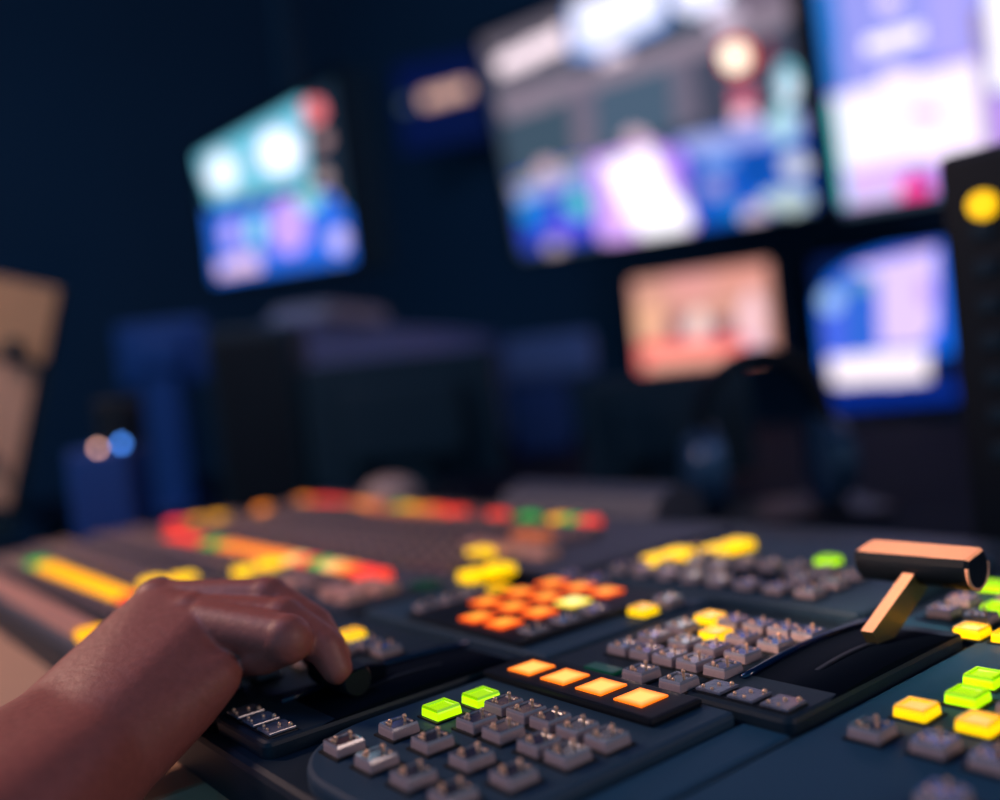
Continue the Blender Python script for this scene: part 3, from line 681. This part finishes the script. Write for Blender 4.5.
# ------------------------------------------------------------------ screens
def inside(poly, x, y):
    c = False; n = len(poly); j = n-1
    for i in range(n):
        xi, yi = poly[i]; xj, yj = poly[j]
        if (yi > y) != (yj > y) and x < (xj-xi)*(y-yi)/(yj-yi)+xi: c = not c
        j = i
    return c
scr = bpy.data.materials.new('screen_picture'); scr.use_nodes = True
nt = scr.node_tree; b = nt.nodes['Principled BSDF']; at = nt.nodes.new('ShaderNodeAttribute'); at.attribute_name = 'picture'
b.inputs['Base Color'].default_value = (0.01, 0.01, 0.012, 1); b.inputs['Roughness'].default_value = 0.25
nt.links.new(at.outputs['Color'], b.inputs['Emission Color']); b.inputs['Emission Strength'].default_value = 1.2
CAMZ = Z0 + H
def screen(key_, name, label, cell=0.006, depth=0.05, bez=0.014, group=None):
    d = SCREENS[key_]; ex, ey = Vector(d['ex']), Vector(d['ey']); nz = ex.cross(ey)
    w, h = d['w'], d['h']
    R = Matrix((ex, ey, nz)).transposed().to_4x4()
    c = Vector(d['origin']) + Vector((0, 0, CAMZ)) + ex*w/2
    t = thing(name, label, 'monitor', (0, 0, 0), group=group)
    t.matrix_world = Matrix.Translation(c) @ R
    nx, ny = max(4, int(w/cell)), max(4, int(h/cell))
    bm = bmesh.new(); V = [[bm.verts.new((-w/2+w*i/nx, h*j/ny, 0.0)) for i in range(nx+1)] for j in range(ny+1)]
    for j in range(ny):
        for i in range(nx): bm.faces.new((V[j][i], V[j][i+1], V[j+1][i+1], V[j+1][i]))
    o = new_obj('screen', bm, scr, t)
    at_ = o.data.attributes.new('picture', 'FLOAT_COLOR', 'CORNER')
    shp = []
    for s in d['pic']:
        col = tuple(x*s[3] for x in lin(s[2]))
        if s[0] == 'p':
            xs = [q[0] for q in s[1]]; ys = [q[1] for q in s[1]]
            shp.append(('p', s[1], col, min(xs), max(xs), min(ys), max(ys)))
        else:
            (cx, cy), (ax, ay), (bx, by) = s[1]; det = ax*by-ay*bx
            shp.append(('e', (cx, cy, ax, ay, bx, by, det), col))
    bg = lin(d['bg'])
    for f in o.data.polygons:
        x = f.center.x+w/2; y = f.center.y; col = bg
        for s in shp:
            if s[0] == 'p':
                if s[3] <= x <= s[4] and s[5] <= y <= s[6] and inside(s[1], x, y): col = s[2]
            else:
                cx, cy, ax, ay, bx, by, det = s[1]; dx, dy = x-cx, y-cy
                a_ = (dx*by-dy*bx)/det; b_ = (ax*dy-ay*dx)/det
                if a_*a_+b_*b_ <= 1: col = s[2]
        for li in f.loop_indices: at_.data[li].color = (*col, 1)
    bm = bmesh.new()
    for cx, cy, sx, sy in ((-w/2-bez/2, h/2, bez, h+2*bez), (w/2+bez/2, h/2, bez, h+2*bez), (0, -bez/2, w, bez), (0, h+bez/2, w, bez)):
        add_box(bm, (cx, cy, 0.001), (sx, sy, 0.012), 0, 0.002)
    new_obj('bezel', bm, M['bezel'], t)
    bm = bmesh.new(); add_box(bm, (0, h/2, -depth/2-0.004), (w+bez*2, h+bez*2, depth), 0, 0.006); new_obj('housing', bm, M['black'], t)
    return t, c, R, w, h
def wall_arm(t, w, h, length=0.16):
    bm = bmesh.new(); add_box(bm, (0, h/2, -0.05-length/2), (0.12, 0.12, length), 0, 0.004)
    add_box(bm, (0, h/2, -0.056), (0.3, 0.2, 0.01), 0, 0.002)
    new_obj('wall_bracket', bm, M['black'], t)
t, c, R, w, h = screen('big', 'multiview_monitor', 'large multiview wall monitor with many bright picture tiles, centre of the wall', 0.007); wall_arm(t, w, h, 0.3)
t, c, R, w, h = screen('right', 'multiview_monitor', 'wall monitor with lavender and white picture tiles, behind the black upright panel', 0.007); wall_arm(t, w, h, 0.3)
def hang(t, w, h, c):
    inv = t.matrix_world.inverted(); bm = bmesh.new()
    p0 = c + R.to_3x3() @ Vector((0, h*0.6, -0.075))
    add_cyl(bm, p0, (p0.x, p0.y, 2.99), 0.02, 0.02, 14); add_cyl(bm, (p0.x, p0.y, 2.97), (p0.x, p0.y, 3.0), 0.08, 0.08, 20)
    for v in bm.verts: v.co = inv @ v.co
    new_obj('ceiling_mount', bm, M['black'], t)
def foot(t, w, h, c, topz, name='stand'):
    inv = t.matrix_world.inverted()
    bm = bmesh.new()
    p0 = c + R.to_3x3() @ Vector((0, 0.03, -0.06)); z0 = topz
    add_cyl(bm, p0, (p0.x, p0.y, z0+0.01), 0.022, 0.026, 14); add_cyl(bm, (p0.x, p0.y, z0), (p0.x, p0.y, z0+0.018), 0.13, 0.12, 24)
    for v in bm.verts: v.co = inv @ v.co
    new_obj(name, bm, M['black'], t)
t, c, R, w, h = screen('left', 'multiview_monitor', 'smaller multiview monitor with cyan and violet picture tiles, beside the dark wall', 0.005); bpy.context.view_layer.update(); hang(t, w, h, c)
t, c, R, w, h = screen('orange', 'preview_monitor', 'monitor showing a salmon studio picture with a red desk', 0.004); bpy.context.view_layer.update(); foot(t, w, h, c, 0.0)
t, c, R, w, h = screen('blue', 'preview_monitor', 'monitor showing a blue and lavender picture with a white bar', 0.004); bpy.context.view_layer.update(); foot(t, w, h, c, 0.0)

# lit wall sign / clock
ck = thing('wall_clock', 'small digital wall clock with glowing salmon display beside the large multiview', 'clock', (-2.99, 2.2, 1.985), (0, 0, math.radians(36)))
bm = bmesh.new(); add_box(bm, (0, 0, 0), (0.36, 0.05, 0.34), 0, 0.008); add_cyl(bm, (0, 0.02, 0), (0, 0.13, 0), 0.05, 0.05, 12); new_obj('case', bm, mat('dark_blue_case', (20, 50, 150), 0.5), ck)
dg_m = mat('salmon_display', (250, 190, 165), 0.4, emit=(245, 190, 165), estr=0.95)
for k in range(3):
    bm = bmesh.new(); add_box(bm, (-0.045+k*0.066, -0.028, 0.02+0.004*k), (0.06, 0.008, 0.052), 0, 0.003); new_obj('display', bm, dg_m, ck)
bm = bmesh.new(); add_cyl(bm, (-0.14, -0.024, 0.012), (-0.14, -0.032, 0.012), 0.022, 0.022, 20)
new_obj('indicator', bm, mat('grey_indicator', (90, 105, 110), 0.4, emit=(80, 98, 104), estr=0.7), ck)

# ------------------------------------------------------------------ things behind the console
def dirbox(name, label, cat, p0, p1, z0, z1, thick, m, bev=0.004):
    """an upright box whose front runs from p0 to p1 (x, y) on the floor plan"""
    a, b = Vector((*p0, 0)), Vector((*p1, 0)); d = b-a; ang = math.atan2(d.y, d.x)
    t = thing(name, label, cat, ((a.x+b.x)/2, (a.y+b.y)/2, z0), (0, 0, ang))
    return t, d.length, z1-z0
greyblue = mat('blue_lit_grey', (110, 128, 180), 0.55, var=0.08, bscale=30)  # pale grey with the blue light put into its colour
deepblue = mat('blue_lit_plastic', (20, 70, 140), 0.5, var=0.08, bscale=30)  # blue light on pale plastic, put into the colour
blk = M['black']

def back_monitor(label, p0, p1, z0, z1, m, base_z, neck=True):
    t, w, h = dirbox('computer_monitor', label, 'monitor', p0, p1, base_z, z1, 0.04, m)
    lo = z0-base_z; hi = z1-base_z
    bm = bmesh.new(); add_box(bm, (0, 0.02, (lo+hi)/2), (w, 0.04, hi-lo), 0, 0.008); add_box(bm, (0, -0.012, (lo+hi)/2), (w*0.6, 0.03, (hi-lo)*0.6), 0, 0.01); new_obj('housing', bm, m, t)
    bm = bmesh.new(); add_box(bm, (0, 0.042, (lo+hi)/2), (w*0.95, 0.004, (hi-lo)*0.92), 0, 0.001); new_obj('screen', bm, M['gloss'], t)
    if neck:
        bm = bmesh.new(); add_box(bm, (0, 0.0, lo/2+0.02), (0.06, 0.03, lo+0.036), 0, 0.004); add_box(bm, (0, 0.0, 0.006), (w*0.5, 0.14, 0.012), 0, 0.004); new_obj('stand', bm, m, t)
    return t
back_monitor('blue-lit monitor seen from behind, left end of the bench', (-1.655, 0.485), (-1.567, 0.60), 0.955, 1.062, deepblue, 0.74)
back_monitor('wide black monitor seen from behind, in front of the pale partition', (-1.185, 0.585), (-1.03, 0.80), 0.775, 0.95, blk, 0.74)
back_monitor('black monitor seen from behind, below the salmon picture', (-0.885, 0.815), (-0.755, 0.985), 0.755, 0.888, blk, 0.74)
# black computer case between the first two
t, w, h = dirbox('computer_case', 'tall black computer case between two monitors on the bench', 'computer', (-1.272, 0.49), (-1.19, 0.58), 0.74, 1.012, 0.2, blk)
bm = bmesh.new(); add_box(bm, (0, 0.04, h/2), (w, 0.08, h), 0, 0.006); new_obj('case', bm, blk, t)
bm = bmesh.new(); add_box(bm, (0, -0.002, h/2), (w*0.86, 0.006, h*0.9), 0, 0.002); new_obj('front_panel', bm, M['bezel'], t)
# long pale partition running away
pa = Vector(PART[0]); pb = Vector(PART[1])
t, w, h = dirbox('screen_divider', 'long pale grey partition, coloured as if lit blue, running away behind the black monitors', 'partition', pa[:2], pb[:2], 0.74, 1.016, 0.04, greyblue)
bm = bmesh.new(); add_box(bm, (0, 0.02, h/2), (w, 0.04, h), 0, 0.006); new_obj('panel', bm, greyblue, t)
bm = bmesh.new(); add_box(bm, (0, 0.02, h+0.006), (w*1.0, 0.05, 0.014), 0, 0.004); new_obj('top_rail', bm, greyblue, t)
ang = t.rotation_euler.z
# papers on it
paper = mat('pale_paper', (178, 160, 168), 0.7, var=0.05)
q = pa + (pb-pa)*0.16
st = thing('paper_stack', 'pale stack of papers lying on the partition top', 'paper', (q.x, q.y, 1.029), (0, 0, ang))
bm = bmesh.new(); add_box(bm, (0, 0.02, 0.012), (0.26, 0.10, 0.022), 0, 0.002); new_obj('sheets', bm, paper, st)
bm = bmesh.new(); add_box(bm, (0.01, 0.02, 0.0255), (0.24, 0.09, 0.004), 0, 0.001); new_obj('top_sheet', bm, paper, st)
# pedestal
t, w, h = dirbox('pedestal_stand', 'pale pedestal, coloured as if lit blue, with wider head between the black monitors', 'stand', PED[0], PED[1], 0.74, PED[2], 0.1, greyblue)
bm = bmesh.new(); add_box(bm, (0, 0.06, h-0.045), (w, 0.12, 0.09), 0, 0.012); new_obj('head', bm, greyblue, t)
bm = bmesh.new(); add_box(bm, (-w*0.15, 0.06, (h-0.09)/2), (w*0.62, 0.09, h-0.09), 0, 0.008); new_obj('column', bm, deepblue, t)

# headset on the black monitor
hs = thing('headset', 'black headset with bluish ear cups resting between the black monitor and the blue screen', 'headset', (-0.592, 0.785, 0.74), (0, 0, math.radians(52)))
hm = mat('satin_black_blue', (34, 62, 92), 0.35, coat=0.3)
bm = bmesh.new()
pts = [Vector((0.062*math.cos(a), 0, 0.095+0.068*math.sin(a))) for a in [math.radians(-12+204*k/20) for k in range(21)]]
for a_, b_ in zip(pts, pts[1:]): add_box(bm, (0, 0, 0), (0.03, 0.012, (b_-a_).length*1.15), 0, 0.002, mtx=Matrix.Translation((a_+b_)/2) @ (b_-a_).to_track_quat('Z', 'Y').to_matrix().to_4x4())
new_obj('headband', bm, M['bezel'], hs)
for s in (-1, 1):
    bm = bmesh.new()
    add_cyl(bm, (s*0.05, 0, 0.05), (s*0.078, 0, 0.05), 0.046, 0.036, 24); add_ball(bm, (s*0.066, 0, 0.05), 0.04, 0, 18, 12, (0.45, 1, 1.1))
    c_ = new_obj('ear_cup', bm, hm, hs)
bm = bmesh.new(); add_box(bm, (0, 0, 0.004), (0.2, 0.12, 0.008), 0, 0.002); new_obj('cradle', bm, M['bezel'], hs)

# upright black intercom panel with one yellow lamp
ip = thing('intercom_panel', 'tall black upright panel with one round yellow light, right of the screens', 'panel', (-0.114, 0.585, 0.74))
bm = bmesh.new(); add_box(bm, (0, 0.05, 0.136), (0.36, 0.1, 0.272), 0, 0.006); new_obj('body', bm, M['bezel'], ip)
bm = bmesh.new(); add_cyl(bm, (-0.153, -0.001, 0.237), (-0.153, -0.006, 0.237), 0.0085, 0.0078, 24); n_ = new_obj('yellow_light', bm, mat('round_yellow_light', (255, 196, 10), 0.3, emit=(255, 196, 10), estr=1.25), ip); n_['label'] = 'round lit yellow light'
bm = bmesh.new(); add_box(bm, (0, 0, 0), (0.013, 0.004, 0.009), 0, 0.001)
B0 = new_obj('black_button', bm, M['black'], ip)
fb = True
for r in range(8):
    for c_ in range(7):
        if r == 0 and c_ in (0, 1): continue
        loc = (-0.155+c_*0.024, -0.001, 0.244-r*0.022)
        if fb: B0.location = loc; fb = False
        else: copy_to(B0, ip, loc)

# computer mouse behind the console
bx = thing('storage_box', 'low black box behind the console carrying the pale mouse', 'box', (MOUSE[0], MOUSE[1], 0.74), (0, 0, math.radians(40)))
bm = bmesh.new(); add_box(bm, (0, 0, (MOUSE[2]-0.744)/2), (0.13, 0.1, MOUSE[2]-0.744), 0, 0.003); new_obj('body', bm, M['black'], bx)
bm = bmesh.new(); add_box(bm, (0, 0, MOUSE[2]-0.743), (0.134, 0.104, 0.006), 0, 0.001); new_obj('lid', bm, M['bezel'], bx)
mo = thing('computer_mouse', 'pale rounded mouse lying on a low box behind the console', 'mouse', MOUSE, (0, 0, math.radians(40)))
bm = bmesh.new(); add_ball(bm, (0, 0, 0.0), 0.032, 0, 24, 16, (1.1, 0.75, 0.7))
for v in bm.verts: v.co.z = max(v.co.z, 0)
new_obj('shell', bm, mat('pale_beige_plastic', (190, 160, 150), 0.4), mo, True)
bm = bmesh.new(); add_cyl(bm, (-0.018, -0.003, 0.0165), (-0.018, 0.003, 0.0165), 0.006, 0.006, 16); new_obj('scroll_wheel', bm, M['bezel'], mo)

# document board with two sheets, left edge
BL, BR, TR, TL = [Vector(v_) for v_ in ((-1.228, 0.127, 0.815), (-1.156, 0.22, 0.815), (-1.115, 0.282, 1.053), (-1.187, 0.189, 1.055))]
db = thing('document_board', 'leaning board with two pinned beige sheets and a black clip, left of the console', 'board', ((BL+BR)/2))
ey = TR-BR; hh = ey.length; ey.normalize(); nz = Vector((0, 0, Z0+H))-BR; nz = (nz-ey*nz.dot(ey)).normalized(); ex = ey.cross(nz)
db.matrix_world = Matrix.Translation(BR-ex*0.059) @ Matrix((ex, ey, nz)).transposed().to_4x4()
ww = 0.32
bm = bmesh.new(); add_box(bm, (0.058-ww/2, hh/2, -0.008), (ww, hh, 0.012), 0, 0.002); new_obj('board', bm, blk, db)
tan = mat('beige_sheet', (205, 160, 136), 0.7, var=0.06, bscale=20); tan2 = mat('tan_sheet', (188, 146, 112), 0.7, var=0.15, bscale=70)
bm = bmesh.new(); add_box(bm, (0.05-ww/2, hh*0.33, 0.001), (ww*0.97, hh*0.62, 0.002), 0); a_ = new_obj('sheet', bm, tan, db); a_['label'] = 'lower plain beige sheet'
bm = bmesh.new(); add_box(bm, (0.056-ww/2, hh*0.83, 0.002), (ww*0.97, hh*0.33, 0.002), 0); a_ = new_obj('sheet', bm, tan2, db); a_['label'] = 'upper tan sheet'
bm = bmesh.new(); add_box(bm, (0.02, hh*0.69, 0.008), (0.02, 0.022, 0.012), 0, 0.003); add_cyl(bm, (0.014, hh*0.69+0.01, 0.012), (0.026, hh*0.69+0.01, 0.012), 0.004, 0.004, 10); new_obj('clip', bm, blk, db)
bm = bmesh.new(); pth = [Vector((-0.10+0.016*k, hh*(0.44-0.004*k*k), 0.005)) for k in range(9)]
for p_, q_ in zip(pth, pth[1:]): add_cyl(bm, p_, q_, 0.006, 0.006, 8)
new_obj('grey_strap', bm, mat('grey_strap', (110, 96, 96), 0.7), db)
bm = bmesh.new(); add_box(bm, (0, -0.02, -0.03), (0.11, 0.03, 0.07), 0, 0.004); new_obj('ledge', bm, blk, db)

sd = thing('side_table', 'small dark table left of the console under the leaning board', 'table', (-1.22, 0.15, 0))
bm = bmesh.new(); add_box(bm, (0, 0, 0.73), (0.48, 0.54, 0.03), 0, 0.003); new_obj('table_top', bm, dark, sd)
for x in (-0.21, 0.21):
    for y in (-0.24, 0.24):
        bm = bmesh.new(); add_box(bm, (x, y, 0.3575), (0.04, 0.04, 0.715), 0, 0.003); new_obj('leg', bm, dark, sd)
# dark blue device with two small lamps
dv = thing('battery_charger', 'deep blue device with one white and one blue lamp, left of the bench', 'device', (-1.0, 0.262, 0.745), (0, 0, math.radians(52)))
db_m = mat('deep_blue_casing', (10, 50, 120), 0.4)
bm = bmesh.new(); add_box(bm, (0, 0.03, 0.067), (0.064, 0.06, 0.134), 0, 0.006); new_obj('casing', bm, db_m, dv)
bm = bmesh.new(); add_box(bm, (0.016, 0.03, 0.157), (0.034, 0.05, 0.05), 0, 0.006); new_obj('top_unit', bm, M['bezel'], dv)
bm = bmesh.new(); add_ball(bm, (0.004, -0.002, 0.134), 0.0028, 0, 12, 8); n_ = new_obj('lamp', bm, bulb('small_white_lamp', (255, 190, 170), 6.0), dv); n_['label'] = 'small white lamp'
bm = bmesh.new(); add_ball(bm, (0.026, 0.002, 0.136), 0.0035, 0, 12, 8); n_ = new_obj('lamp', bm, bulb('small_blue_lamp', (80, 150, 255), 6.0), dv); n_['label'] = 'small blue lamp'

# ------------------------------------------------------------------ room
wallm = mat('dark_navy_wall', (62, 84, 108), 0.8, var=0.08, bscale=3)
def struct(name, c, s, m):
    bm = bmesh.new(); add_box(bm, c, s); o = new_obj(name, bm, m); o['kind'] = 'structure'; return o
struct('floor', (-1.0, 1.0, -0.05), (6.4, 5.0, 0.1), mat('dark_carpet', (20, 34, 50), 0.9, spec=0.05, var=0.2, bscale=60))
struct('wall_back', (-1.0, 2.49, 1.5), (6.4, 0.1, 3.0), wallm)
struct('wall_left', (-4.15, 1.0, 1.5), (0.1, 5.0, 3.0), wallm)
struct('ceiling', (-1.0, 1.0, 3.05), (6.4, 5.0, 0.1), wallm)

# ------------------------------------------------------------------ light
wd = bpy.data.worlds.new('dim_room'); S.world = wd; wd.use_nodes = True
bg = wd.node_tree.nodes['Background']; bg.inputs['Color'].default_value = (*lin((54, 106, 138)), 1); bg.inputs['Strength'].default_value = WORLD
def area(name, loc, target, size, power, rgb, sy=None, spread=180):
    l = bpy.data.lights.new(name, 'AREA'); l.energy = power; l.color = rgb; l.shape = 'RECTANGLE'; l.size = size; l.size_y = sy or size; l.spread = math.radians(spread)
    o = bpy.data.objects.new(name, l); COL.objects.link(o); o.location = loc
    o.rotation_euler = (Vector(target)-Vector(loc)).to_track_quat('-Z', 'Y').to_euler(); return o
area('warm_wall_lamp', (0.95, 0.6, 1.2), (-0.25, 0.2, 0.8), 0.3, 2.8, (1.0, 0.68, 0.60))
area('warm_front_lamp', (-1.1, -0.28, 1.5), (-0.4, 0.2, 0.8), 0.16, 3.0, (1.0, 0.62, 0.48), spread=120)
area('board_fill', (-0.7, -0.3, 1.9), (-1.2, 0.2, 0.95), 0.12, 0.45, (1.0, 0.74, 0.62), spread=50)  # added light, warms the document board only
area('lever_fill', (-0.55, -0.25, 1.5), (-0.185, 0.31, 0.815), 0.04, 0.05, (1.0, 0.62, 0.42), spread=9)  # added narrow light to brighten the lever
area('blue_fill', (-0.8, -0.5, 2.6), (-1.6, 1.2, 0.8), 0.6, 8.0, (0.28, 0.45, 1.0))  # added overhead blue fill for the partition and bench things

# ------------------------------------------------------------------ camera
cam = bpy.data.cameras.new('camera'); co = bpy.data.objects.new('camera', cam); COL.objects.link(co)
cam.sensor_width = 36; cam.lens = 956*36/1000; cam.clip_start = 0.01
cu = Vector((0.61140323, 0.04792079, 0.78986688)); cv = Vector((0.78414063, 0.09745508, -0.61288333)); cn = Vector((-0.10634639, 0.99408556, 0.02200771))
co.matrix_world = Matrix.Translation((0, 0, Z0+H)) @ Matrix((cu, cv, cn)).to_4x4()
cam.dof.use_dof = True; cam.dof.focus_distance = 0.303; cam.dof.aperture_fstop = 2.8
S.camera = co
S.view_settings.view_transform = 'Standard'; S.view_settings.look = 'None'
S.view_settings.exposure = 0.0; S.view_settings.gamma = 1.0; S.view_settings.use_curve_mapping = False
S.cycles.use_denoising = True
S.cycles.sample_clamp_indirect = 4.0
